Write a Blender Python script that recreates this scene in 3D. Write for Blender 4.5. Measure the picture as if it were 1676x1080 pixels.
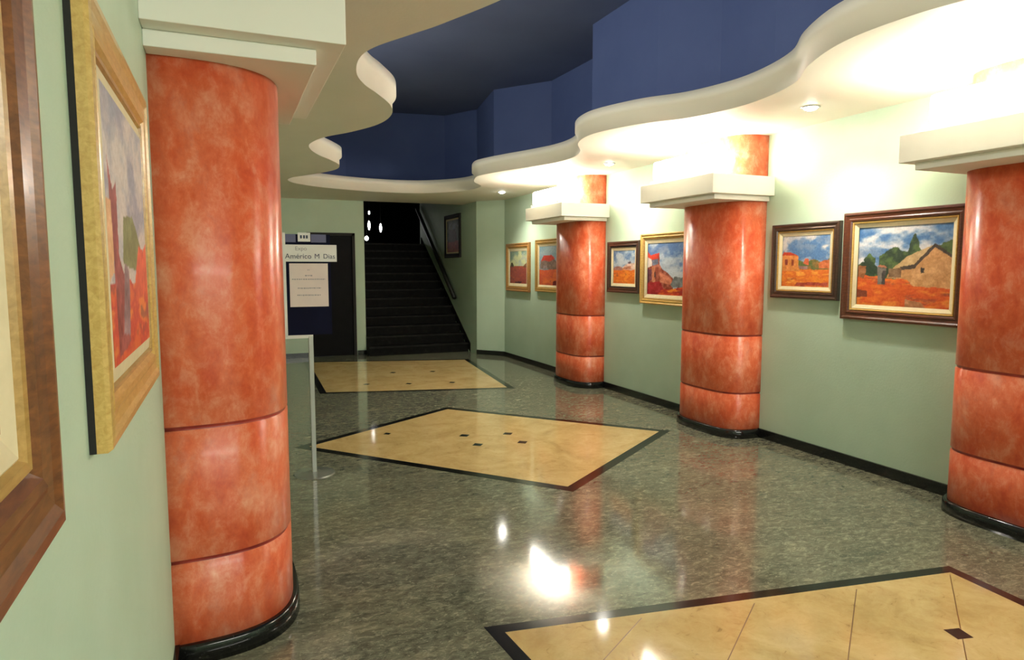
import bpy, bmesh, math, random
from mathutils import Vector, Matrix
R = math.radians
for o in list(bpy.data.objects): bpy.data.objects.remove(o)
scn = bpy.context.scene
col = scn.collection

# ------------------------------------------------------------------ camera
F_PX = 1090.0
PITCH = math.atan((540-438)/F_PX)
YAW = math.atan((838-370)*math.cos(PITCH)/F_PX)
cd = bpy.data.cameras.new('camera'); cam = bpy.data.objects.new('camera', cd); col.objects.link(cam)
cd.sensor_width = 36; cd.lens = F_PX/1676*36; cd.clip_start = .02
cam.location = (0, 0, 1.6)
cam.rotation_euler = (math.pi/2-PITCH, 0, -YAW)
scn.camera = cam
# ------------------------------------------------------------------ world / exposure
w = bpy.data.worlds.new('world'); scn.world = w; w.use_nodes = True
w.node_tree.nodes['Background'].inputs[0].default_value = (.5, .6, .7, 1)
w.node_tree.nodes['Background'].inputs[1].default_value = .02
scn.view_settings.view_transform = 'Standard'; scn.view_settings.look = 'None'
scn.view_settings.gamma = 1; scn.view_settings.use_curve_mapping = False
scn.view_settings.exposure = 1.65
UP_STRENGTH = 16.0       # opal uplights on the capitals
SPOT_W = 30.0            # recessed downlights
LAMP_COL = (1.0, .95, .84)

def area(name, loc, rot, sx, sy, power, colr=(1, 1, 1), spread=180):
    l = bpy.data.lights.new(name, 'AREA'); l.shape = 'RECTANGLE'; l.size = sx; l.size_y = sy
    l.energy = power; l.color = colr; l.spread = R(spread)
    o = bpy.data.objects.new(name, l); col.objects.link(o); o.location = loc; o.rotation_euler = rot
    return o
# unseen fill light added over the left-hand lower ceiling to brighten the blue vault
area('vault_fill', (.52, 4.6, 3.12), (0, R(-112), 0), .12, 8.5, 24, (1, .95, .84), 150)
# unseen fill light added behind the camera to brighten the near side
area('camera_side_fill', (2.2, -2.6, 2.74), (R(38), 0, 0), 3.6, .9, 88, (1, .97, .90))

# ------------------------------------------------------------------ materials
MATS = {}
def nt(name):
    m = bpy.data.materials.new(name); m.use_nodes = True
    n = m.node_tree; b = n.nodes['Principled BSDF']
    return m, n, b
def lin(c):
    return tuple((x/12.92 if x <= .04045 else ((x+.055)/1.055)**2.4) for x in c)
def rgb(r, g, b): return lin((r/255, g/255, b/255))+(1,)
def coords(n, scale=(1, 1, 1), rot=(0, 0, 0)):
    tc = n.nodes.new('ShaderNodeNewGeometry'); mp = n.nodes.new('ShaderNodeMapping')
    n.links.new(tc.outputs['Position'], mp.inputs[0]); mp.inputs['Scale'].default_value = scale
    mp.inputs['Rotation'].default_value = rot
    return mp.outputs[0]
def noise(n, vec, scale, detail=4, rough=.55, dist=0):
    t = n.nodes.new('ShaderNodeTexNoise'); n.links.new(vec, t.inputs['Vector'])
    t.inputs['Scale'].default_value = scale; t.inputs['Detail'].default_value = detail
    t.inputs['Roughness'].default_value = rough; t.inputs['Distortion'].default_value = dist
    return t.outputs[0]
def ramp(n, fac, stops):
    r = n.nodes.new('ShaderNodeValToRGB'); n.links.new(fac, r.inputs[0])
    e = r.color_ramp.elements
    while len(e) < len(stops): e.new(.5)
    for i, (p, c) in enumerate(stops): e[i].position = p; e[i].color = c
    return r.outputs[0]
def mix(n, fac, a, b, mode='MIX'):
    m = n.nodes.new('ShaderNodeMix'); m.data_type = 'RGBA'; m.blend_type = mode
    if isinstance(fac, float): m.inputs[0].default_value = fac
    else: n.links.new(fac, m.inputs[0])
    for s, v in ((6, a), (7, b)):
        if isinstance(v, tuple): m.inputs[s].default_value = v
        else: n.links.new(v, m.inputs[s])
    return m.outputs[2]
def bump(n, b, h, strength=.2, dist=.01):
    bp = n.nodes.new('ShaderNodeBump'); bp.inputs['Strength'].default_value = strength
    bp.inputs['Distance'].default_value = dist
    n.links.new(h, bp.inputs['Height']); n.links.new(bp.outputs[0], b.inputs['Normal'])
def mottled(name, stops, scale=4, rough=.5, detail=5, spec=.5, bmp=0, sc=(1, 1, 1), bs=60, metallic=0, coat=0):
    m, n, b = nt(name); v = coords(n, sc)
    f = noise(n, v, scale, detail)
    n.links.new(ramp(n, f, stops), b.inputs['Base Color'])
    b.inputs['Roughness'].default_value = rough; b.inputs['Specular IOR Level'].default_value = spec
    b.inputs['Metallic'].default_value = metallic; b.inputs['Coat Weight'].default_value = coat
    b.inputs['Coat Roughness'].default_value = .1
    if bmp: bump(n, b, noise(n, v, bs, 3), bmp)
    MATS[name] = m
    return m
mottled('mint_paint', [(.3, rgb(182, 205, 180)), (.7, rgb(191, 212, 189))], 2.2, .55, bmp=.12, spec=.3)
mottled('white_plaster', [(.3, rgb(226, 222, 204)), (.7, rgb(232, 228, 212))], 1.6, .6, bmp=.08, spec=.3)
mottled('cap_plaster', [(.3, rgb(242, 240, 228)), (.7, rgb(246, 244, 234))], 2, .55, spec=.3)
mottled('blue_paint', [(.3, rgb(76, 92, 138)), (.7, rgb(84, 100, 146))], 1.2, .6, bmp=.08, spec=.25)
mottled('night_blue_paint', [(.3, rgb(84, 94, 122)), (.7, rgb(92, 102, 130))], 1.0, .65, spec=.2)
mottled('black_granite', [(.35, (.006, .006, .006, 1)), (.62, (.012, .012, .011, 1)), (.7, (.03, .03, .028, 1))], 90, .12)
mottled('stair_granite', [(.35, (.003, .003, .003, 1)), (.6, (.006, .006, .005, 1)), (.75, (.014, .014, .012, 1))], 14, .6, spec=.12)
mottled('stair_nosing', [(.35, (.008, .008, .007, 1)), (.75, (.024, .024, .02, 1))], 9, .5, spec=.15)
mottled('stair_painted_shade', [(.3, rgb(12, 13, 15)), (.7, rgb(16, 17, 18))], 2, .8, spec=.1)  # near-black colour stands in for the lack of light around the stairs
mottled('dark_door', [(.3, (.003, .003, .003, 1)), (.7, (.005, .0045, .005, 1))], 6, .5, spec=.1)
mottled('chrome', [(0, (.40, .42, .38, 1)), (1, (.46, .47, .43, 1))], 3, .38, metallic=.7)
mottled('foot_metal', [(0, (.24, .25, .22, 1)), (1, (.30, .31, .27, 1))], 12, .25, metallic=.5)
mottled('navy_board', [(.3, (.004, .005, .018, 1)), (.7, (.006, .007, .026, 1))], 4, .6, spec=.08)
mottled('slate_strip', [(.3, rgb(86, 88, 122)), (.7, rgb(96, 98, 130))], 8, .5)
mottled('white_card', [(.3, rgb(226, 226, 216)), (.7, rgb(234, 234, 226))], 6, .5)
mottled('paper', [(.3, rgb(222, 208, 200)), (.7, rgb(230, 216, 206))], 9, .6)
mottled('ink', [(.3, rgb(58, 66, 84)), (.7, rgb(66, 74, 92))], 6, .6)
mottled('faint_ink', [(.3, rgb(150, 146, 146)), (.7, rgb(165, 160, 160))], 6, .6)
mottled('wine_groove', [(.35, rgb(128, 34, 34)), (.65, rgb(168, 62, 50))], 9, .35)
mottled('liner_cream', [(.3, rgb(214, 200, 160)), (.7, rgb(224, 210, 172))], 30, .7)
mottled('handrail_wood', [(.3, rgb(22, 24, 20)), (.7, rgb(30, 32, 26))], 6, .4)
mottled('beam_paint', [(.3, rgb(220, 214, 190)), (.7, rgb(226, 220, 198))], 2, .6)

def wood(name, c1, c2, rough=.35, coat=.3):
    m, n, b = nt(name); v = coords(n, (6, 1.2, 6))
    f = noise(n, v, 14, 5, .6, .6)
    n.links.new(ramp(n, f, [(.3, c1), (.7, c2)]), b.inputs['Base Color'])
    b.inputs['Roughness'].default_value = rough; b.inputs['Coat Weight'].default_value = coat
    b.inputs['Coat Roughness'].default_value = .15
    MATS[name] = m
wood('brown_wood', rgb(72, 34, 20), rgb(104, 56, 32))
wood('walnut_wood', rgb(92, 52, 26), rgb(134, 82, 40))
wood('umber_wood', rgb(50, 34, 26), rgb(78, 54, 40))
wood('gilt', rgb(158, 122, 56), rgb(190, 152, 82), .4)
wood('bright_gilt', rgb(184, 146, 70), rgb(214, 180, 104), .35)
wood('amber_wood', rgb(150, 100, 50), rgb(184, 134, 72), .4)
wood('black_edge', rgb(14, 12, 10), rgb(22, 18, 14), .7, 0)

# sponge-painted coral of the pillars
def coral():
    m, n, b = nt('coral_sponge_paint'); v = coords(n, (1, 1, .7))
    a = ramp(n, noise(n, v, 4.2, 8, .70, .15), [(.34, rgb(210, 76, 44)), (.45, rgb(224, 98, 56)), (.55, rgb(232, 124, 84)), (.66, rgb(240, 168, 138))])
    c = ramp(n, noise(n, v, 13, 7, .72, .3), [(.32, rgb(190, 60, 46)), (.5, rgb(228, 106, 66)), (.66, rgb(244, 178, 148))])
    n.links.new(mix(n, .40, a, c), b.inputs['Base Color'])
    b.inputs['Roughness'].default_value = .38; b.inputs['Specular IOR Level'].default_value = .5
    b.inputs['Coat Weight'].default_value = .08; b.inputs['Coat Roughness'].default_value = .12
    b.inputs['Anisotropic'].default_value = .92; b.inputs['Roughness'].default_value = .30; b.inputs['Anisotropic Rotation'].default_value = .25
    tg = n.nodes.new('ShaderNodeTangent'); tg.direction_type = 'RADIAL'; tg.axis = 'Z'
    n.links.new(tg.outputs[0], b.inputs['Tangent'])
    MATS['coral'] = m
coral()
def granite():
    m, n, b = nt('green_granite_floor'); v = coords(n, (1, 1.9, 1), (0, 0, R(28)))
    a = ramp(n, noise(n, v, 15, 10, .78, .9), [(.34, rgb(40, 42, 36)), (.44, rgb(88, 90, 76)), (.54, rgb(124, 124, 104)), (.64, rgb(182, 178, 152))])
    c = ramp(n, noise(n, v, 2.6, 6, .65, .6), [(.30, rgb(78, 84, 72)), (.52, rgb(112, 112, 94)), (.7, rgb(150, 144, 118))])
    d = ramp(n, noise(n, v, 46, 4, .7, .8), [(.60, (0, 0, 0, 1)), (.68, (1, 1, 1, 1))])
    base = mix(n, .40, a, c)
    n.links.new(mix(n, d, base, rgb(176, 174, 150)), b.inputs['Base Color'])
    b.inputs['Roughness'].default_value = .085; b.inputs['Specular IOR Level'].default_value = .7
    MATS['granite'] = m
granite()
def marble():
    m, n, b = nt('cream_marble'); v = coords(n)
    a = ramp(n, noise(n, v, 3.2, 8, .62, .9), [(.3, rgb(178, 148, 92)), (.5, rgb(206, 178, 120)), (.7, rgb(222, 198, 144))])
    d = ramp(n, noise(n, v, 14, 6, .7, 1.5), [(.30, rgb(104, 66, 36)), (.39, rgb(196, 164, 108)), (.6, rgb(208, 182, 128)), (.8, rgb(226, 202, 150))])
    n.links.new(mix(n, .4, a, d), b.inputs['Base Color'])
    b.inputs['Roughness'].default_value = .08; b.inputs['Specular IOR Level'].default_value = .5
    MATS['marble'] = m
marble()
mottled('marble_joint', [(.3, rgb(120, 84, 46)), (.7, rgb(136, 98, 56))], 6, .3)
def glow(name, c, s):
    m, n, b = nt(name); b.inputs['Base Color'].default_value = (.8, .8, .8, 1)
    b.inputs['Emission Color'].default_value = c+(1,); b.inputs['Emission Strength'].default_value = s
    MATS[name] = m
glow('opal_light', LAMP_COL, UP_STRENGTH)
glow('bulb_light', (1, .95, .85), 40)
glow('distant_light', (1, .98, .95), 9)
def paint_mat():
    m, n, b = nt('oil_paint'); a = n.nodes.new('ShaderNodeVertexColor'); a.layer_name = 'Col'
    v = coords(n); f = noise(n, v, 70, 4, .7)
    n.links.new(mix(n, .18, a.outputs[0], ramp(n, f, [(.3, (.02, .02, .02, 1)), (.7, (1, 1, 1, 1))]), 'OVERLAY'), b.inputs['Base Color'])
    b.inputs['Roughness'].default_value = .5; bump(n, b, f, .3, .003)
    MATS['oil'] = m
paint_mat()

# ------------------------------------------------------------------ mesh helpers
def link(name, bm, mats, parent=None, smooth=False, recalc=True):
    if recalc: bmesh.ops.recalc_face_normals(bm, faces=bm.faces[:])
    me = bpy.data.meshes.new(name); bm.to_mesh(me); bm.free()
    if isinstance(mats, str): mats = [mats]
    for k in mats: me.materials.append(MATS[k])
    if smooth:
        for p in me.polygons: p.use_smooth = True
    o = bpy.data.objects.new(name, me); col.objects.link(o)
    if parent: o.parent = parent
    return o
def box(bm, x0, x1, y0, y1, z0, z1, mi=0, bev=0):
    g = bmesh.ops.create_cube(bm, size=1)
    for v in g['verts']:
        v.co = Vector((x0+(v.co.x+.5)*(x1-x0), y0+(v.co.y+.5)*(y1-y0), z0+(v.co.z+.5)*(z1-z0)))
    fs = {f for v in g['verts'] for f in v.link_faces}
    for f in fs: f.material_index = mi
    if bev:
        es = list({e for v in g['verts'] for e in v.link_edges})
        bmesh.ops.bevel(bm, geom=es, offset=bev, segments=2, affect='EDGES', profile=.6)
def prism(bm, pts, z0, z1, mi=0):
    a = [bm.verts.new((p[0], p[1], z0)) for p in pts]; b = [bm.verts.new((p[0], p[1], z1)) for p in pts]
    fs = [bm.faces.new(a[::-1]), bm.faces.new(b)]
    n = len(pts)
    for i in range(n): fs.append(bm.faces.new((a[i], a[(i+1) % n], b[(i+1) % n], b[i])))
    for f in fs: f.material_index = mi
def cyl(bm, x, y, z0, z1, r0, r1=None, seg=32, mi=0):
    r1 = r0 if r1 is None else r1
    a = [bm.verts.new((x+r0*math.cos(t), y+r0*math.sin(t), z0)) for t in [2*math.pi*i/seg for i in range(seg)]]
    b = [bm.verts.new((x+r1*math.cos(t), y+r1*math.sin(t), z1)) for t in [2*math.pi*i/seg for i in range(seg)]]
    fs = [bm.faces.new(a[::-1]), bm.faces.new(b)]+[bm.faces.new((a[i], a[(i+1) % seg], b[(i+1) % seg], b[i])) for i in range(seg)]
    for f in fs: f.material_index = mi
def thing(name, label, cat, loc=(0, 0, 0), rz=0, group=None):
    o = bpy.data.objects.new(name, None); col.objects.link(o); o.location = loc; o.rotation_euler = (0, 0, rz)
    o.empty_display_size = .1
    return tag(o, label, cat, group)
def tag(o, label, cat, group=None):
    o['label'] = label; o['category'] = cat
    if group: o['group'] = group
    return o
def struct(o): o['kind'] = 'structure'; return o
def smooth_loop(pts, n=8):
    out = []; m = len(pts)
    for i in range(m):
        p0, p1, p2, p3 = [Vector(pts[(i+k-1) % m]) for k in range(4)]
        for j in range(n):
            t = j/n
            out.append(.5*((2*p1)+(p2-p0)*t+(2*p0-5*p1+4*p2-p3)*t*t+(3*p1-p0-3*p2+p3)*t**3))
    return out
def offset_loop(pts, d):
    # positive d moves the loop to the left of its direction
    out = []; m = len(pts)
    for i in range(m):
        a, b, c = Vector(pts[i-1]), Vector(pts[i]), Vector(pts[(i+1) % m])
        u = (b-a).normalized(); v = (c-b).normalized()
        n1 = Vector((-u.y, u.x)); n2 = Vector((-v.y, v.x)); nn = (n1+n2)
        nn = nn/max(.2, nn.length_squared)*2
        out.append(b+nn*d)
    return out

WL, WR = -.245, 4.6
YB, YN = 12.3, -3.2
H = 2.8                     # lower ceiling
SX0, SX1 = 2.33, 4.23       # stairwell
ZU = 4.2                    # blue vault

# ------------------------------------------------------------------ walls and floor
bm = bmesh.new(); prism(bm, [(WL-.2, YN-.2), (WR+.2, YN-.2), (WR+.2, 11.1), (SX1, 11.55), (SX1, 11.95), (SX1, YB+.1), (SX0, YB+.1), (WL-.2, YB+.1)], -.15, 0)
floor = struct(link('floor', bm, 'granite'))
bm = bmesh.new(); box(bm, WL-.15, WL, YN, YB, 0, H); struct(link('wall_left', bm, 'mint_paint'))
bm = bmesh.new(); box(bm, WR, WR+.15, YN, 11.1, 0, H)
struct(link('wall_right', bm, 'mint_paint'))
bm = bmesh.new(); prism(bm, [(WR, 11.1), (WR+.15, 11.1), (SX1+.15, 11.70), (SX1+.15, 15.4), (SX1, 15.4), (SX1, 11.55)], 0, 5.6)
struct(link('wall_back_right', bm, 'mint_paint'))
bm = bmesh.new(); box(bm, WL, 1.36, YB, YB+.15, 0, H); box(bm, 1.36, 2.12, YB, YB+.15, 2.18, H); box(bm, 2.12, SX0, YB, YB+.15, 0, H)
struct(link('wall_back', bm, 'mint_paint'))
bm = bmesh.new(); box(bm, WL-.15, WR+.15, YN-.15, YN, 0, ZU); struct(link('wall_front', bm, 'mint_paint'))

# wavy lower ceiling with its opening
LEFT = [(1.15, -1.0), (1.22, -.3), (1.0, .35), (.78, 1.1), (.95, 1.75), (1.2, 2.3), (1.22, 2.75), (1.039, 3.25), (.92, 3.495), (.788, 3.769), (.75, 4.0), (.79, 4.3), (.885, 4.536), (1.009, 4.732),
        (1.17, 5.03), (1.245, 5.35), (1.22, 5.72), (1.07, 6.12), (.88, 6.47), (.795, 6.85), (.83, 7.15), (.95, 7.48), (1.117, 7.778), (1.26, 8.1), (1.29, 8.45), (1.2, 8.78),
        (1.013, 9.177), (.86, 9.47), (.83, 9.8), (1.0, 10.15), (1.5, 10.52), (2.2, 10.72), (2.843, 10.68), (3.25, 10.38), (3.5, 9.95), (3.52, 9.4), (3.25, 8.95)]
RIGHT = [(3.1, 8.45), (3.13, 8.15), (3.25, 7.758), (3.376, 7.429), (3.52, 6.95), (3.53, 6.55), (3.42, 6.2), (3.2, 5.85), (3.1, 5.55), (3.1, 5.25), (3.25, 4.82), (3.46, 4.5), (3.57, 4.1),
         (3.56, 3.75), (3.45, 3.38), (3.24, 3.08), (3.09, 2.75), (3.05, 2.45), (3.1, 2.1), (3.3, 1.75), (3.52, 1.3), (3.5, .8), (3.25, .3), (3.1, -.3), (3.2, -1.0)]
loop = smooth_loop(LEFT+RIGHT, 6)      # clockwise
def ring_fill(bm, outer, inner, z):
    vo = [bm.verts.new((p[0], p[1], z)) for p in outer]; vi = [bm.verts.new((p[0], p[1], z)) for p in inner]
    es = [bm.edges.new((v[i], v[(i+1) % len(v)])) for v in (vo, vi) for i in range(len(v))]
    bmesh.ops.triangle_fill(bm, edges=es, use_beauty=True)
    return vo, vi
outer = [(WL, YN), (WR, YN), (WR, 11.1), (SX1, 11.55), (SX1, YB), (WL, YB)]
lip = offset_loop(loop, -.03)
bm = bmesh.new()
_, a = ring_fill(bm, outer, loop, H)
b = [bm.verts.new((p.x, p.y, H+.10)) for p in loop]
c = [bm.verts.new((p.x, p.y, H+.112)) for p in lip]
d = [bm.verts.new((p.x, p.y, H+.20)) for p in lip]
n_ = len(loop)
for s, t in ((a, b), (b, c), (c, d)):
    for i in range(n_):
        f = bm.faces.new((s[i], s[(i+1) % n_], t[(i+1) % n_], t[i])); f.smooth = True
e2 = [bm.verts.new((p[0], p[1], H+.20)) for p in outer]
es = [bm.edges.get((d[i], d[(i+1) % n_])) for i in range(n_)]+[bm.edges.new((e2[i], e2[(i+1) % len(outer)])) for i in range(len(outer))]
bmesh.ops.triangle_fill(bm, edges=es, use_beauty=True)
ceil = link('ceiling', bm, 'white_plaster'); struct(ceil)
# blue vault above the opening: stepped walls standing on the lower ceiling, dark top
VP = [(.35, -1.9), (.35, 9.8), (.35, 11.25), (1.9, 11.5), (3.55, 11.25), (3.9, 10.6), (3.71, 9.36), (4.28, 8.6), (4.31, 7.5), (4.31, 6.49), (3.72, 6.49), (3.72, 5.3), (3.82, 4.55), (3.72, 3.85), (3.72, -1.9)]
bm = bmesh.new()
lo = [bm.verts.new((p[0], p[1], H+.18)) for p in VP]; hi = [bm.verts.new((p[0], p[1], ZU)) for p in VP]
for i in range(len(VP)): bm.faces.new((lo[i], lo[(i+1) % len(VP)], hi[(i+1) % len(VP)], hi[i]))
struct(link('wall_vault', bm, 'blue_paint'))
bm = bmesh.new(); box(bm, WL, WR, YN, 11.7, ZU, ZU+.1); struct(link('ceiling_vault', bm, 'night_blue_paint'))

# baseboards
bm = bmesh.new()
box(bm, WR-.018, WR, YN, 11.1, 0, .085)
q = Vector((SX1-WR, .45)).normalized(); nrm = Vector((-.45, SX1-WR)).normalized()
nrm = Vector((-abs(nrm.x), -abs(nrm.y)))
prism(bm, [(WR, 11.1), (SX1, 11.55), (SX1+nrm.x*.018, 11.55+nrm.y*.018), (WR+nrm.x*.018, 11.1+nrm.y*.018)], 0, .085)
struct(link('baseboard_right', bm, 'black_granite'))
bm = bmesh.new(); box(bm, WL, WL+.018, YN, YB, 0, .085); struct(link('baseboard_left', bm, 'black_granite'))
bm = bmesh.new(); box(bm, WL+.02, 1.30, YB-.018, YB, 0, .085); box(bm, 2.17, SX0, YB-.018, YB, 0, .085); struct(link('baseboard_back', bm, 'black_granite'))

# ------------------------------------------------------------------ floor inlays
def inset_poly(pts, d):
    return offset_loop(pts, d)     # points are counter-clockwise
def inlay(name, pts, bw, insets, joints):
    bm = bmesh.new(); prism(bm, pts, 0, .0012)
    bd = link('inlay_border', bm, 'black_granite', floor)
    bm = bmesh.new(); prism(bm, inset_poly(pts, bw), .0004, .0022)
    pn = link('inlay_panel', bm, 'marble', bd)
    for (x, y, s, a) in insets:
        bm = bmesh.new(); prism(bm, [(x+s*math.cos(a+k*math.pi/2), y+s*math.sin(a+k*math.pi/2)) for k in range(4)], .0008, .0030)
        link('inset_tile', bm, 'black_granite', bd)
    if joints:
        bm = bmesh.new()
        for (a, b) in joints:
            a, b = Vector(a), Vector(b); u = (b-a).normalized(); p = Vector((-u.y, u.x))*.0022
            prism(bm, [a-p, b-p, b+p, a+p], .001, .0026)
        link('tile_joint', bm, 'marble_joint', bd)
ccw = lambda p: p if sum(p[i-1][0]*p[i][1]-p[i][0]*p[i-1][1] for i in range(len(p))) > 0 else p[::-1]
inlay('mid', ccw([(.50, 6.12), (2.27, 7.24), (3.97, 5.31), (2.23, 4.10)]), .085,
      [(2.037, 5.924, .055, .1), (2.446, 5.826, .055, .1), (2.447, 5.481, .055, .1), (2.04, 5.562, .055, .1), (1.375, 6.283, .04, .1)], [])
inlay('far', ccw([(1.04, 8.66), (3.48, 8.03), (3.86, 10.98), (1.15, 11.75)]), .085,
      [(1.72, 9.119, .05, .1), (2.266, 8.938, .05, .1), (2.849, 8.796, .05, .1), (2.286, 9.983, .05, .1), (2.879, 9.861, .05, .1)], [])
def jl(p, q, k0=1., k1=1.):
    p, q = Vector(p), Vector(q); return (p, q+(q-p)*k1)
inlay('near', ccw([(1.0, 2.66), (3.52, 2.25), (3.40, .9), (1.12, 1.2)]), .065,
      [(2.894, 1.79, .055, .55)],
      [jl((2.835, 2.256), (2.357, 1.896)), jl((2.265, 2.348), (1.907, 2.088)), jl((3.415, 2.173), (2.6, 1.55)), jl((1.692, 2.447), (1.445, 2.286))])

# ------------------------------------------------------------------ pillars
def shape(a, b, n, k=56):
    out = []
    for i in range(k+1):
        t = math.pi*i/k; c, s = math.cos(t), math.sin(t)
        out.append((a*math.copysign(abs(c)**(2/n), c), -b*abs(s)**(2/n)))
    return out
def loft(bm, prof, levels, closed_top=True):
    # levels: (z, outward offset, material of the band above)
    rows = []
    for z, off, mi in levels:
        row = []
        for (x, y) in prof:
            r = math.hypot(x, y) or 1
            row.append(bm.verts.new((x+off*x/r, min(0, y+off*y/r), z)))
        rows.append(row)
    for k in range(len(rows)-1):
        for i in range(len(prof)-1):
            f = bm.faces.new((rows[k][i], rows[k][i+1], rows[k+1][i+1], rows[k+1][i])); f.material_index = levels[k][2]; f.smooth = True
        f = bm.faces.new((rows[k][-1], rows[k][0], rows[k+1][0], rows[k+1][-1])); f.material_index = levels[k][2]
    bm.faces.new(rows[0]); bm.faces.new(rows[-1][::-1])
def pillar(loc, rz, a, b, n, ztop, tiers, label, lamp_label=None, zcap=None):
    t = thing('engaged_pillar', label, 'pillar', loc, rz, 'coral pillars along the walls')
    P = shape(a, b, n)
    lv = [(.0, 0, 0)]
    for j in (.42, .963): lv += [(j-.013, 0, 0), (j-.005, -.009, 1), (j+.005, -.009, 1), (j+.013, 0, 0)]
    lv += [(ztop, 0, 0)]
    bm = bmesh.new(); loft(bm, P, lv); link('shaft', bm, ['coral', 'wine_groove'], t)
    bm = bmesh.new(); loft(bm, P, [(0, .03, 0), (.072, .026, 0), (.082, .016, 0)]); link('base_skirting', bm, 'black_granite', t)
    for (x, dep, z0, z1) in tiers:
        bm = bmesh.new(); box(bm, -x, x, -dep, 0, z0, z1, bev=.004); link('capital_tier', bm, 'cap_plaster', t)
    zc = tiers[-1][3]
    bm = bmesh.new(); loft(bm, P, [(zc, 0, 0), (H, 0, 0)]); link('upper_shaft', bm, 'coral', t)
    if lamp_label:
        dep = tiers[-1][1]; M = Matrix.Rotation(rz, 4, 'Z')
        p = M @ Vector((0, -dep+.13, zc))
        l = thing('uplight', lamp_label, 'lamp', (loc[0]+p.x, loc[1]+p.y, zc), rz, 'uplights on the capitals')
        bm = bmesh.new(); box(bm, -.42, .42, -.11, .11, 0, .035, bev=.004); link('lamp_tray', bm, 'cap_plaster', l)
        bm = bmesh.new(); box(bm, -.40, .40, -.095, .095, .035, .22, bev=.03); link('diffuser', bm, 'opal_light', l)
    return t
TR = [(.49, .63, 2.205, 2.25), (.55, .70, 2.25, 2.42)]
rw = -math.pi/2
pillar((WR, 8.09, 0), rw, .46, .36, 3.4, 2.205, TR, 'farthest coral pillar on the right wall', 'glowing lamp on top of the capital of the farthest right-hand pillar')
pillar((WR, 5.25, 0), rw, .46, .35, 3.4, 2.205, TR, 'middle coral pillar of the right wall, just before the small red-roofed cottage painting', 'glowing lamp on top of the capital of the middle right-hand pillar')
pillar((WR, 2.41, 0), rw, .46, .35, 3.4, 2.205, TR, 'nearest right-hand coral pillar, beside the largest barn painting', 'glowing lamp on the capital at the upper right corner of the view')
pillar((WL, 3.38, 0), -rw, .50, .489, 3.1, 2.39, [(.60, .60, 2.39, 2.45), (.70, .70, 2.45, 2.62)], 'large coral pillar in the left foreground next to the gold-framed painting')

# recessed downlights
def downlight(x, y, label):
    t = thing('recessed_downlight', label, 'ceiling light', (x, y, H), 0, 'downlights in the right-hand ceiling')
    bm = bmesh.new()
    prof = [(.050, -.002), (.054, -.007), (.066, -.007), (.070, 0)]
    for (r0, z0), (r1, z1) in zip(prof, prof[1:]):
        vs = []
        for r, z in ((r0, z0), (r1, z1)):
            vs.append([bm.verts.new((r*math.cos(k*math.pi/16), r*math.sin(k*math.pi/16), z)) for k in range(32)])
        for i in range(32): bm.faces.new((vs[0][i], vs[0][(i+1) % 32], vs[1][(i+1) % 32], vs[1][i]))
    link('trim_ring', bm, 'chrome', t)
    bm = bmesh.new(); bmesh.ops.create_uvsphere(bm, u_segments=20, v_segments=12, radius=.048)
    for v in bm.verts: v.co.z = v.co.z*.45-.004
    link('bulb', bm, 'bulb_light', t, True)
    l = bpy.data.lights.new('downlight_beam', 'SPOT'); l.energy = SPOT_W; l.spot_size = R(125); l.spot_blend = .8; l.shadow_soft_size = .05; l.color = (1, .95, .84)
    o = bpy.data.objects.new('downlight_beam', l); col.objects.link(o); o.location = (0, 0, -.04); o.parent = t
downlight(4.08, 3.84, 'round ceiling downlight above the cottage painting, nearest the viewer')
downlight(4.12, 6.78, 'round downlight in the ceiling between the middle and the farthest right-hand pillar')
downlight(4.08, 9.95, 'round downlight in the ceiling near the far right corner, beyond the farthest pillar')

# ------------------------------------------------------------------ paintings
def vn(seed):
    rnd = random.Random(seed); tab = [rnd.random() for _ in range(4096)]
    def f(x, y):
        xi, yi = math.floor(x), math.floor(y); fx, fy = x-xi, y-yi; fx = fx*fx*(3-2*fx); fy = fy*fy*(3-2*fy)
        g = lambda i, j: tab[((i*73+j*179) ^ (i*j*7)) & 4095]
        return (g(xi, yi)*(1-fx)+g(xi+1, yi)*fx)*(1-fy)+(g(xi, yi+1)*(1-fx)+g(xi+1, yi+1)*fx)*fy
    return lambda x, y: .5*f(x, y)+.27*f(2.1*x+9, 2.1*y+5)+.15*f(4.3*x, 4.3*y+7)+.08*f(9*x+3, 9*y)
def mixc(a, b, t): t = max(0, min(1, t)); return tuple(a[i]*(1-t)+b[i]*t for i in range(3))
def sm(a, b, x): t = max(0, min(1, (x-a)/(b-a))); return t*t*(3-2*t)
def inpoly(x, y, P):
    c = False
    for i in range(len(P)):
        (x1, y1), (x2, y2) = P[i-1], P[i]
        if (y1 > y) != (y2 > y) and x < (x2-x1)*(y-y1)/(y2-y1)+x1: c = not c
    return c
SKY = (92, 128, 172); CLOUD = (212, 208, 206); GREEN = (92, 104, 60); DKG = (44, 58, 44)
OR = (222, 110, 40); ORD = (190, 62, 28); YO = (230, 150, 60); STR = (186, 150, 98)
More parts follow.
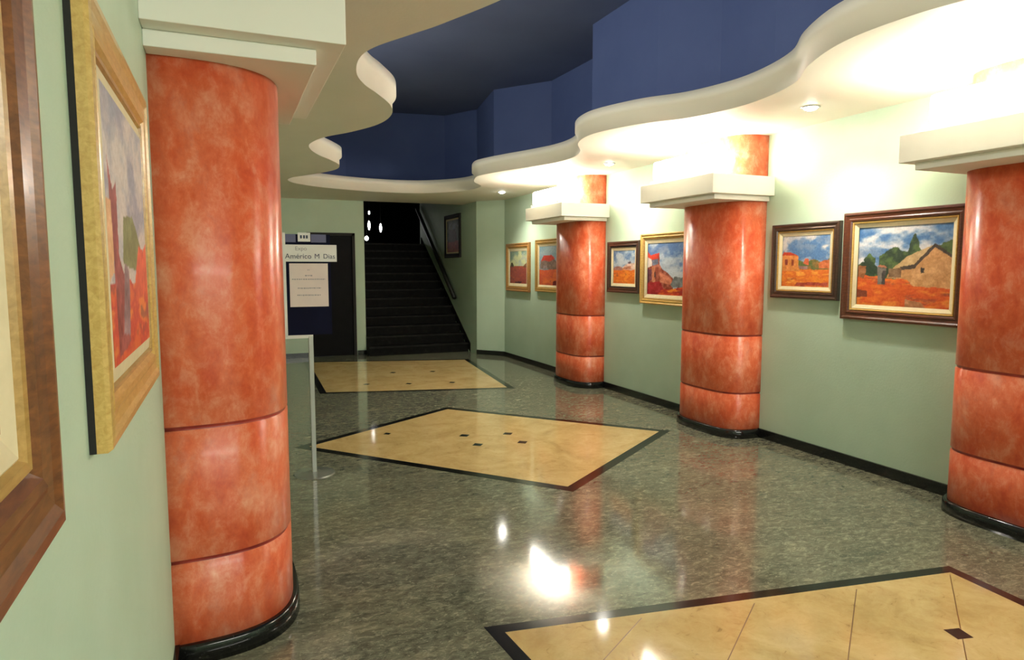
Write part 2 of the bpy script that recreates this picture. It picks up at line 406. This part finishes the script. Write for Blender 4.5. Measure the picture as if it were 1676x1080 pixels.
def painter(sky, cloud, horizon, ground, tree, shapes, seed, cl=.48, treeh=None, streak=1.0):
    n1, n2, n3 = vn(seed), vn(seed+1), vn(seed+2)
    def f(u, v):                        # v up
        dx = (n3(u*14, v*14)-.5)*.035; dy = (n2(u*13+5, v*13)-.5)*.035
        U, V = u+dx, v+dy
        c = mixc(sky, cloud, sm(cl-.12, cl+.14, n1(U*3.2, V*5.0)+.25*(V-.75)*-1))
        c = mixc(c, (150, 158, 172), .5*sm(.5, .75, n2(U*5, V*9)))
        if treeh:
            th = treeh(U)+(n2(U*12, 2.)-.5)*.10
            if V < th:
                c = mixc(tree[0], tree[1], sm(.35, .65, n3(U*9, V*9)))
        if V < horizon+(n2(U*5, 9.)-.5)*.06:
            t = n1(U*5*streak+3, V*12)
            c = mixc(mixc(ground[0], ground[1], sm(.3, .5, t)), ground[2], sm(.52, .72, t))
            c = mixc(c, (120, 60, 60), .55*sm(.62, .8, n3(U*5, V*14)))
        for P, colr, var in shapes:
            if inpoly(U*.6+u*.4, V*.6+v*.4, P):
                k = (n3(U*16, V*16)-.5)*2*var
                c = tuple(max(0, min(255, q+k)) for q in colr)
        k = (n2(U*40, V*40)-.5)*26
        return tuple(max(0, min(255, q+k)) for q in c)
    return f
def framed(loc, rz, W, Hh, depth, bands, fn, label, group=None, res=96, name='framed_painting'):
    """bands: (part name, material, width, [(u,h)...] profile in band fractions)"""
    t = thing(name, label, 'painting', loc, rz, group)
    d0 = 0
    for (pn, mt, wd, prof) in bands:
        bm = bmesh.new(); rows = []
        for (u, h) in prof:
            d = d0+u*wd; y = -h
            rows.append([bm.verts.new(p) for p in ((-W/2+d, y, d), (W/2-d, y, d), (W/2-d, y, Hh-d), (-W/2+d, y, Hh-d))])
        mi = 0
        for k in range(len(rows)-1):
            for i in range(4):
                f = bm.faces.new((rows[k][i], rows[k][(i+1) % 4], rows[k+1][(i+1) % 4], rows[k+1][i]))
                if isinstance(mt, list) and k == 0 and len(mt) > 1: f.material_index = 1
        link(pn, bm, mt, t, recalc=True); d0 += wd
    w, h = W-2*d0, Hh-2*d0; nx = res; ny = max(20, int(res*h/w))
    me = bpy.data.meshes.new('canvas'); y = -depth
    vs = [(-w/2+w*i/nx, y, d0+h*j/ny) for j in range(ny+1) for i in range(nx+1)]
    fc = [(j*(nx+1)+i, j*(nx+1)+i+1, (j+1)*(nx+1)+i+1, (j+1)*(nx+1)+i) for j in range(ny) for i in range(nx)]
    me.from_pydata(vs, [], fc); me.materials.append(MATS['oil'])
    ca = me.color_attributes.new('Col', 'FLOAT_COLOR', 'POINT')
    buf = []
    for j in range(ny+1):
        for i in range(nx+1): buf += list(lin(tuple(q/255 for q in fn(i/nx, j/ny))))+[1]
    ca.data.foreach_set('color', buf)
    o = bpy.data.objects.new('canvas', me); col.objects.link(o); o.parent = t
    return t
def bands(mo, slip, w1, w2, w3, hh=.045, edge=None, hl=.34):
    m = [mo, edge] if edge else mo
    return [('moulding', m, w1, [(0, .0), (0, hh*.3), (0, hh*.75), (.06, hh*.95), (.25, hh), (.40, hh*.86), (.62, hh*.80), (.74, hh*.9), (.88, hh*.86), (1, hh*.62)]),
            ('gilt_slip', slip, w2, [(0, hh*.62), (.3, hh*.74), (.8, hh*.70), (1, hh*.5)]),
            ('liner', 'liner_cream', w3, [(0, hh*.5), (.1, hh*.56), (1, hh*hl)]),]
PZ = .012
# largest, right wall: barn with thatched roof
barn = painter((70, 112, 160), (206, 204, 204), .36, (OR, (208, 86, 36), (226, 130, 50)), ((84, 104, 58), (46, 62, 46)),
   [([(0, .36), (.08, .34), (.1, .5), (.0, .52)], (150, 96, 60), 30),
    ([(.34, .36), (.36, .44), (.55, .62), (.83, .76), (1.02, .6), (1.02, .24), (.62, .26), (.56, .34)], (196, 146, 96), 30),
    ([(.36, .44), (.55, .62), (.83, .765), (.62, .505), (.52, .49), (.48, .48)], (190, 158, 112), 22),
    ([(.48, .5), (.62, .52), (.83, .775), (1.02, .61), (1.02, .575), (.83, .725), (.63, .475), (.5, .455)], (74, 62, 54), 18),
    ([(.36, .47), (.5, .48), (.5, .36), (.36, .36)], (126, 96, 70), 40),
    ([(.70, .49), (.735, .485), (.735, .42), (.70, .42)], (60, 50, 46), 10),
    ([(.23, .48), (.33, .48), (.32, .27), (.24, .27)], (120, 112, 104), 26),
    ([(.22, .49), (.34, .485), (.3, .52), (.25, .52)], (176, 110, 80), 14),
    ([(.29, .45), (.33, .45), (.32, .27), (.28, .27)], (70, 62, 60), 14),
    ([(.0, .2), (.12, .18), (.12, .1), (.0, .1)], (130, 66, 46), 26),
    ([(.55, .1), (.72, .06), (.78, -.02), (.55, -.02)], (176, 120, 84), 40)], 11,
   treeh=lambda u: (.55 if u < .06 else .66-.9*abs(u-.13)-.08*(u > .2) if u < .24 else .64+.12*math.exp(-((u-.42)/.1)**2) + .26*math.exp(-((u-.62)/.055)**2)-.02 if u < .85 else .78))
framed((WR, 3.41, 1.19), rw, .985, .84, PZ, bands('brown_wood', 'bright_gilt', .075, .014, .032, .055), barn,
       'largest painting, a gabled barn in an orange field, in a brown moulded frame', res=150)
# small dark-framed
vil = painter((86, 124, 170), (206, 200, 196), .34, ((228, 132, 44), (216, 108, 42), (236, 160, 66)), ((96, 108, 60), (150, 110, 60)),
   [([(-.02, .3), (-.02, .62), (.05, .68), (.2, .67), (.35, .6), (.36, .4), (.4, .3)], (214, 136, 72), 26),
    ([(-.02, .62), (.04, .69), (.19, .68), (.35, .61), (.2, .62), (.02, .62)], (190, 62, 40), 12),
    ([(.06, .54), (.12, .54), (.12, .42), (.06, .42)], (140, 60, 50), 16),
    ([(.2, .54), (.26, .52), (.26, .42), (.2, .42)], (150, 70, 50), 16),
    ([(.46, .46), (.5, .56), (.58, .54), (.58, .42)], (206, 96, 62), 20),
    ([(.36, .41), (.56, .40), (.54, .33), (.38, .36)], (150, 112, 110), 30),
    ([(.78, .46), (.88, .52), (1.02, .52), (1.02, .36), (.78, .36)], (196, 104, 60), 30),
    ([(.34, .08), (.98, .09), (.98, .03), (.3, .02)], (170, 70, 56), 30)], 23,
   treeh=lambda u: .5+.03*math.sin(u*20))
framed((WR, 4.31, 1.33), rw, .725, .65, PZ, bands('umber_wood', 'gilt', .062, .012, .032, .045), vil,
       'small dark-framed painting of a red-roofed cottage, left of the barn painting', res=110)
# gold-framed ruined house, partly behind the middle pillar
ruin = painter((80, 112, 160), (176, 188, 196), .16, ((216, 92, 34), (170, 34, 30), (236, 140, 44)), (DKG, GREEN),
   [([(-.02, .84), (.06, .76), (.28, .80), (.3, .58), (.36, .5), (.5, .42), (.62, .32), (.62, .12), (-.02, .1)], (150, 76, 56), 60),
    ([(-.02, .86), (.07, .77), (.28, .81), (.26, .70), (.1, .68), (-.02, .74)], (206, 62, 42), 16),
    ([(-.02, .74), (.1, .68), (.1, .56), (-.02, .52)], (214, 200, 190), 16),
    ([(.10, .67), (.25, .7), (.27, .6), (.12, .56)], (110, 116, 132), 30),
    ([(-.02, .5), (.1, .5), (.12, .3), (-.02, .2)], (96, 52, 64), 36),
    ([(.1, .54), (.17, .55), (.2, .2), (.12, .2)], (186, 120, 84), 40),
    ([(.17, .44), (.2, .44), (.2, .34), (.17, .34)], (60, 44, 50), 10),
    ([(.3, .44), (.48, .38), (.6, .28), (.58, .2), (.3, .24)], (190, 110, 80), 50),
    ([(.56, .2), (.66, .36), (.8, .34), (1.02, .4), (1.02, .16), (.6, .16)], (110, 116, 116), 40),
    ([(-.02, .22), (.3, .26), (.4, .12), (.2, -.02), (-.02, -.02)], (160, 34, 40), 36)], 31, cl=.56)
framed((WR, 6.25, 1.175), rw, 1.02, .82, PZ, bands('bright_gilt', 'gilt', .055, .014, .045, .05), ruin,
       'gold-framed painting of a ruined red-roofed house, half behind the middle pillar', res=110)
hut = painter((88, 120, 160), (178, 190, 196), .42, ((226, 122, 32), (216, 106, 34), (236, 140, 44)), (DKG, GREEN),
   [([(.0, .46), (.12, .52), (.3, .53), (.45, .47), (.45, .4), (.0, .4)], (150, 104, 96), 40),
    ([(.4, .48), (.65, .6), (.98, .62), (1.02, .5), (.98, .42), (.5, .42)], (206, 170, 150), 30),
    ([(.66, .64), (.8, .68), (.84, .62), (.7, .6)], (96, 76, 84), 20),
    ([(.9, .56), (1.0, .56), (1., .42), (.9, .44)], (224, 200, 180), 20),
    ([(.5, .5), (.8, .53), (.84, .44), (.4, .42)], (176, 110, 80), 50)], 41, cl=.5)
framed((WR, 7.16, 1.285), rw, .725, .645, PZ, bands('umber_wood', 'black_edge', .065, .012, .04, .045), hut,
       'small dark-framed painting of white huts above a bright orange field', res=80)
dome = painter((120, 150, 160), (150, 168, 168), .40, ((206, 96, 52), (196, 84, 56), (214, 110, 54)), (DKG, GREEN),
   [([(.04, .42), (.06, .62), (.2, .72), (.6, .74), (.9, .6), (.96, .4)], (124, 104, 92), 30),
    ([(.08, .62), (.22, .76), (.62, .78), (.8, .68), (.5, .6), (.3, .64)], (190, 66, 50), 20),
    ([(.2, .5), (.4, .5), (.4, .42), (.2, .42)], (150, 130, 126), 30),
    ([(.7, .1), (.95, .14), (.95, -.02), (.7, -.02)], (120, 30, 34), 30)], 53)
framed((WR, 9.28, 1.22), rw, .90, .82, PZ, bands('gilt', 'bright_gilt', .06, .014, .035, .045), dome,
       'dull gold-framed painting of a red-domed hut, half behind the farthest pillar', res=80)
dusk = painter((126, 150, 130), (196, 200, 150), .54, ((168, 84, 64), (150, 72, 66), (186, 96, 60)), (DKG, GREEN),
   [([(.02, .52), (.06, .64), (.14, .66), (.22, .56), (.22, .52)], (70, 66, 52), 14),
    ([(.8, .54), (.9, .6), (1.02, .66), (1.02, .5), (.8, .5)], (120, 80, 54), 24),
    ([(.3, .06), (.7, .07), (.7, .02), (.3, .0)], (80, 44, 50), 24)], 61)
framed((WR, 10.46, 1.195), rw, .97, .82, PZ, bands('amber_wood', 'gilt', .07, .016, .05, .045), dusk,
       'painting of a reddish field under yellow sky, farthest on the right wall', res=80)
# left wall, gold frame seen at a steep angle
burn = painter((150, 150, 166), (206, 196, 190), .30, ((226, 96, 34), (206, 56, 30), (236, 130, 50)), ((110, 116, 66), (214, 150, 60)),
   [([(.12, .02), (.10, .4), (.06, .76), (.14, .64), (.22, .68), (.22, .4), (.34, .3), (.4, .05)], (150, 62, 58), 46),
    ([(.0, .3), (.1, .34), (.1, .6), (.0, .6)], (222, 170, 120), 26),
    ([(.24, .1), (.34, .4), (.44, .34), (.4, .08)], (140, 110, 116), 50),
    ([(.3, .38), (.36, .56), (.6, .58), (.84, .44), (.9, .38), (.6, .34)], (122, 128, 74), 26),
    ([(.6, .3), (.75, .46), (.9, .44), (1.02, .48), (1.02, .25), (.6, .2)], (222, 84, 44), 34)], 71, cl=.42)
framed((WL, 1.895, 1.255), -rw, .96, .855, .029, bands('bright_gilt', 'gilt', .09, .014, .036, .04, 'black_edge', .72), burn,
       'wide gold-framed painting of a burnt tree, left wall beside the large pillar', res=130)
brn = painter((110, 116, 140), (196, 180, 170), .4, ((170, 110, 70), (120, 70, 60), (190, 140, 90)), (DKG, GREEN), [([(.5, .1), (.6, .6), (.95, .5), (1.02, .1)], (110, 100, 130), 40)], 83)
framed((WL, .50, 1.27), -rw, 1.0, .86, .02, bands('walnut_wood', 'gilt', .095, .02, .04, .045), brn,
       'brown-framed painting nearest the viewer, at the left edge of the view', res=80)

# ------------------------------------------------------------------ doorway, stairs
dd = bpy.data.objects.new('door_1', None); col.objects.link(dd); dd.location = (1.74, YB, 0); struct(dd)
bm = bmesh.new(); box(bm, -.38, .38, .03, .07, .005, 2.18)
link('door_leaf', bm, 'dark_door', dd)
bm = bmesh.new()
for b_ in ((-.42, -.37, 0, 2.22), (.37, .42, 0, 2.22), (-.42, .42, 2.17, 2.22)): box(bm, b_[0], b_[1], -.02, .14, b_[2], b_[3])
link('door_frame', bm, 'black_edge', dd)

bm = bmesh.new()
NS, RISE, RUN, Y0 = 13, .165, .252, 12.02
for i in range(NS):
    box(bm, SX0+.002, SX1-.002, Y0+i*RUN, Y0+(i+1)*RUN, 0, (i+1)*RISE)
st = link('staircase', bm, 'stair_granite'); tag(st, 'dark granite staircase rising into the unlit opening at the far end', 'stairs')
for i in range(NS):
    bm = bmesh.new(); box(bm, SX0+.004, SX1-.004, Y0+i*RUN-.025, Y0+i*RUN+.05, (i+1)*RISE-.028, (i+1)*RISE+.003); link('step_nosing', bm, 'stair_nosing', st)
bm = bmesh.new()
s = RISE/RUN
vs = [(Y0-.12, 0), (Y0+NS*RUN, NS*RISE+.02), (Y0+NS*RUN, NS*RISE+.16), (Y0-.12, .17)]
a = [bm.verts.new((SX1-.016, y, z)) for y, z in vs]; b = [bm.verts.new((SX1-.001, y, z)) for y, z in vs]
bm.faces.new(a); bm.faces.new(b[::-1])
for i in range(4): bm.faces.new((a[i], a[(i+1) % 4], b[(i+1) % 4], b[i]))
struct(link('trim_1', bm, 'black_granite'))
# stair enclosure
YT = Y0+NS*RUN
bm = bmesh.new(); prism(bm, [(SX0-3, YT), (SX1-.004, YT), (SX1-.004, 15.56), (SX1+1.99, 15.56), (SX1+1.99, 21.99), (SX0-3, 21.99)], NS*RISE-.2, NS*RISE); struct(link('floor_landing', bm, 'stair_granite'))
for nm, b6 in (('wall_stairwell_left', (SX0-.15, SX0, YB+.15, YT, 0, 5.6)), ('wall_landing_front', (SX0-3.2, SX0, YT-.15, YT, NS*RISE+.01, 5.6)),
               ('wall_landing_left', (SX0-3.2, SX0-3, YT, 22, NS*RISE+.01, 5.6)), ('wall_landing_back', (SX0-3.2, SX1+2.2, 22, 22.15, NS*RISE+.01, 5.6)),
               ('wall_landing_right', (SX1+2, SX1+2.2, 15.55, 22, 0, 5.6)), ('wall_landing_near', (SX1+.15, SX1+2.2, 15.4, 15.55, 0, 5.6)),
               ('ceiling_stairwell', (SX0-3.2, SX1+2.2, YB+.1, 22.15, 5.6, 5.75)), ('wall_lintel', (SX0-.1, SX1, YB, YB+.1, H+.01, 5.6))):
    bm = bmesh.new(); box(bm, *b6); struct(link(nm, bm, 'stair_painted_shade'))
# handrail
hr = thing('handrail', 'dark handrail sloping up the right wall of the staircase', 'handrail', (SX1, 12.65, 1.0))
def bar(bm, p, q, r, seg=14):
    p, q = Vector(p), Vector(q); d = (q-p).normalized(); u = d.orthogonal().normalized(); v = d.cross(u)
    A = [bm.verts.new(p+u*r*math.cos(2*math.pi*i/seg)+v*r*math.sin(2*math.pi*i/seg)) for i in range(seg)]
    B = [bm.verts.new(q+u*r*math.cos(2*math.pi*i/seg)+v*r*math.sin(2*math.pi*i/seg)) for i in range(seg)]
    bm.faces.new(A[::-1]); bm.faces.new(B)
    for i in range(seg): bm.faces.new((A[i], A[(i+1) % seg], B[(i+1) % seg], B[i]))
bm = bmesh.new(); bar(bm, (-.07, 0, 0), (-.07, 2.75, 2.75*.72), .04); link('rail', bm, 'handrail_wood', hr, True)
for k in (.25, 1.35, 2.45):
    bm = bmesh.new(); bar(bm, (-.07, k, k*.72-.03), (0, k, k*.72-.07), .012); link('bracket', bm, 'handrail_wood', hr)
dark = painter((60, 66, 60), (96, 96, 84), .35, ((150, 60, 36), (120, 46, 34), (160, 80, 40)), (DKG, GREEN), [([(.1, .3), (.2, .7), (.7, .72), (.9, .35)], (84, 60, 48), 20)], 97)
framed((SX1, 12.90, 1.80), rw, .98, .86, PZ, bands('black_edge', 'black_edge', .07, .012, .03, .04), dark,
       'unlit painting with a dark frame hanging above the handrail on the staircase wall', res=40)
def far_light(px, Y, z, rx, rz_, lb):
    l = thing('far_lamp', lb, 'lamp', (px, Y, z-rz_), 0, 'distant lamps in the dark above the stairs')
    bm = bmesh.new(); bmesh.ops.create_uvsphere(bm, u_segments=16, v_segments=10, radius=1)
    for v in bm.verts: v.co = Vector((v.co.x*rx, v.co.y*rx, rz_+v.co.z*rz_))
    link('lamp_globe', bm, 'distant_light', l, True)
    bm = bmesh.new(); cyl(bm, 0, 0, 2*rz_-.002, 5.6-(z-rz_), .008, seg=8); link('hanging_rod', bm, 'handrail_wood', l)
def ray_at(px, py, Y):
    q = Vector((px-838, -(py-540), -F_PX)); q.rotate(cam.rotation_euler); t = Y/q.y
    return q.x*t, 1.6+q.z*t
for px, py, rx, rz_, lb in ((604, 348, .025, .05, 'topmost small white lamp in the dark above the stairs'), (604, 369, .03, .12, 'elongated white lamp just below the topmost one above the stairs'),
                        (623, 373, .03, .11, 'rightmost white lamp in the dark above the stairs'), (600, 390, .045, .055, 'lowest round white lamp at the left in the dark above the stairs')):
    Yl = {604: 17.5 if py > 360 else 18.4, 623: 17.5, 600: 16.2}[px]
    x, z = ray_at(px, py, Yl); far_light(x, Yl, z, rx, rz_, lb)

# ------------------------------------------------------------------ sign stand
sg = thing('sign_stand', 'free-standing exhibition sign with dark board on a slim post and round foot', 'sign', (.577, 5.27, 0), R(-2))
bm = bmesh.new(); cyl(bm, 0, 0, 0, .010, .158, .152, 48); cyl(bm, 0, 0, .010, .02, .152, .05, 48); link('foot_disc', bm, 'foot_metal', sg)
bm = bmesh.new(); box(bm, -.017, .017, -.017, .017, .015, 1.08, bev=.003); link('post', bm, 'chrome', sg)
bm = bmesh.new(); box(bm, -.165, .16, -.012, .006, 1.09, 1.85); pb = link('board', bm, 'navy_board', sg)
bm = bmesh.new(); box(bm, -.19, -.165, -.016, .01, 1.075, 1.86); box(bm, -.19, .017, -.016, .01, 1.065, 1.09); link('board_edge', bm, 'white_card', pb)
for x0, x1 in ((-.165, -.09), (.02, .13)):
    bm = bmesh.new(); box(bm, x0, x1, -.016, -.012, 1.79, 1.85); link('top_strip', bm, 'slate_strip', pb)
def text(s, x, z, size, parent, mt, y, align='CENTER', bold=0):
    c = bpy.data.curves.new('lettering', 'FONT'); c.body = s; c.size = size; c.align_x = align; c.align_y = 'CENTER'; c.extrude = .0006; c.offset = bold
    o = bpy.data.objects.new('tmp', c); col.objects.link(o); bpy.context.view_layer.update()
    me = bpy.data.meshes.new_from_object(o.evaluated_get(bpy.context.evaluated_depsgraph_get()))
    bpy.data.objects.remove(o); me.materials.clear(); me.materials.append(MATS[mt])
    t = bpy.data.objects.new('lettering', me); col.objects.link(t); t.parent = parent
    t.location = (x, y, z); t.rotation_euler = (math.pi/2, 0, 0)
bm = bmesh.new(); box(bm, -.19, .205, -.026, -.016, 1.645, 1.772); hd = link('header_panel', bm, 'white_card', sg)
text('Expo', -.055, 1.742, .042, hd, 'faint_ink', -.0268)
text('Américo', -.170, 1.684, .054, hd, 'ink', -.0268, 'LEFT')
text('M', .040, 1.684, .052, hd, 'ink', -.0268, 'LEFT')
text('Dias', .104, 1.684, .050, hd, 'ink', -.0268, 'LEFT')
bm = bmesh.new(); box(bm, -.075, .015, -.022, -.016, 1.795, 1.862); tg = link('top_card', bm, 'white_card', sg)
for x in (-.052, -.03, -.010):
    bm = bmesh.new(); box(bm, x-.007, x+.007, -.0232, -.0225, 1.818, 1.842); link('card_mark', bm, 'ink', tg)
bm = bmesh.new(); box(bm, -.142, .138, -.018, -.0125, 1.305, 1.632); pp = link('notice_sheet', bm, 'paper', sg)
rn = random.Random(4)
for z, x0, x1, hh in ((1.582, -.012, .004, .008), (1.54, -.03, .022, .010), (1.512, -.125, .118, .009), (1.445, -.085, .085, .010), (1.392, -.09, .08, .010)):
    x = x0; bm = bmesh.new()
    while x < x1:
        wd = rn.uniform(.005, .014); box(bm, x, min(x1, x+wd), -.0190, -.0184, z-hh/2*rn.uniform(.5, 1), z+hh/2); x += wd+rn.uniform(.003, .006)
    link('printed_line', bm, 'faint_ink', pp)
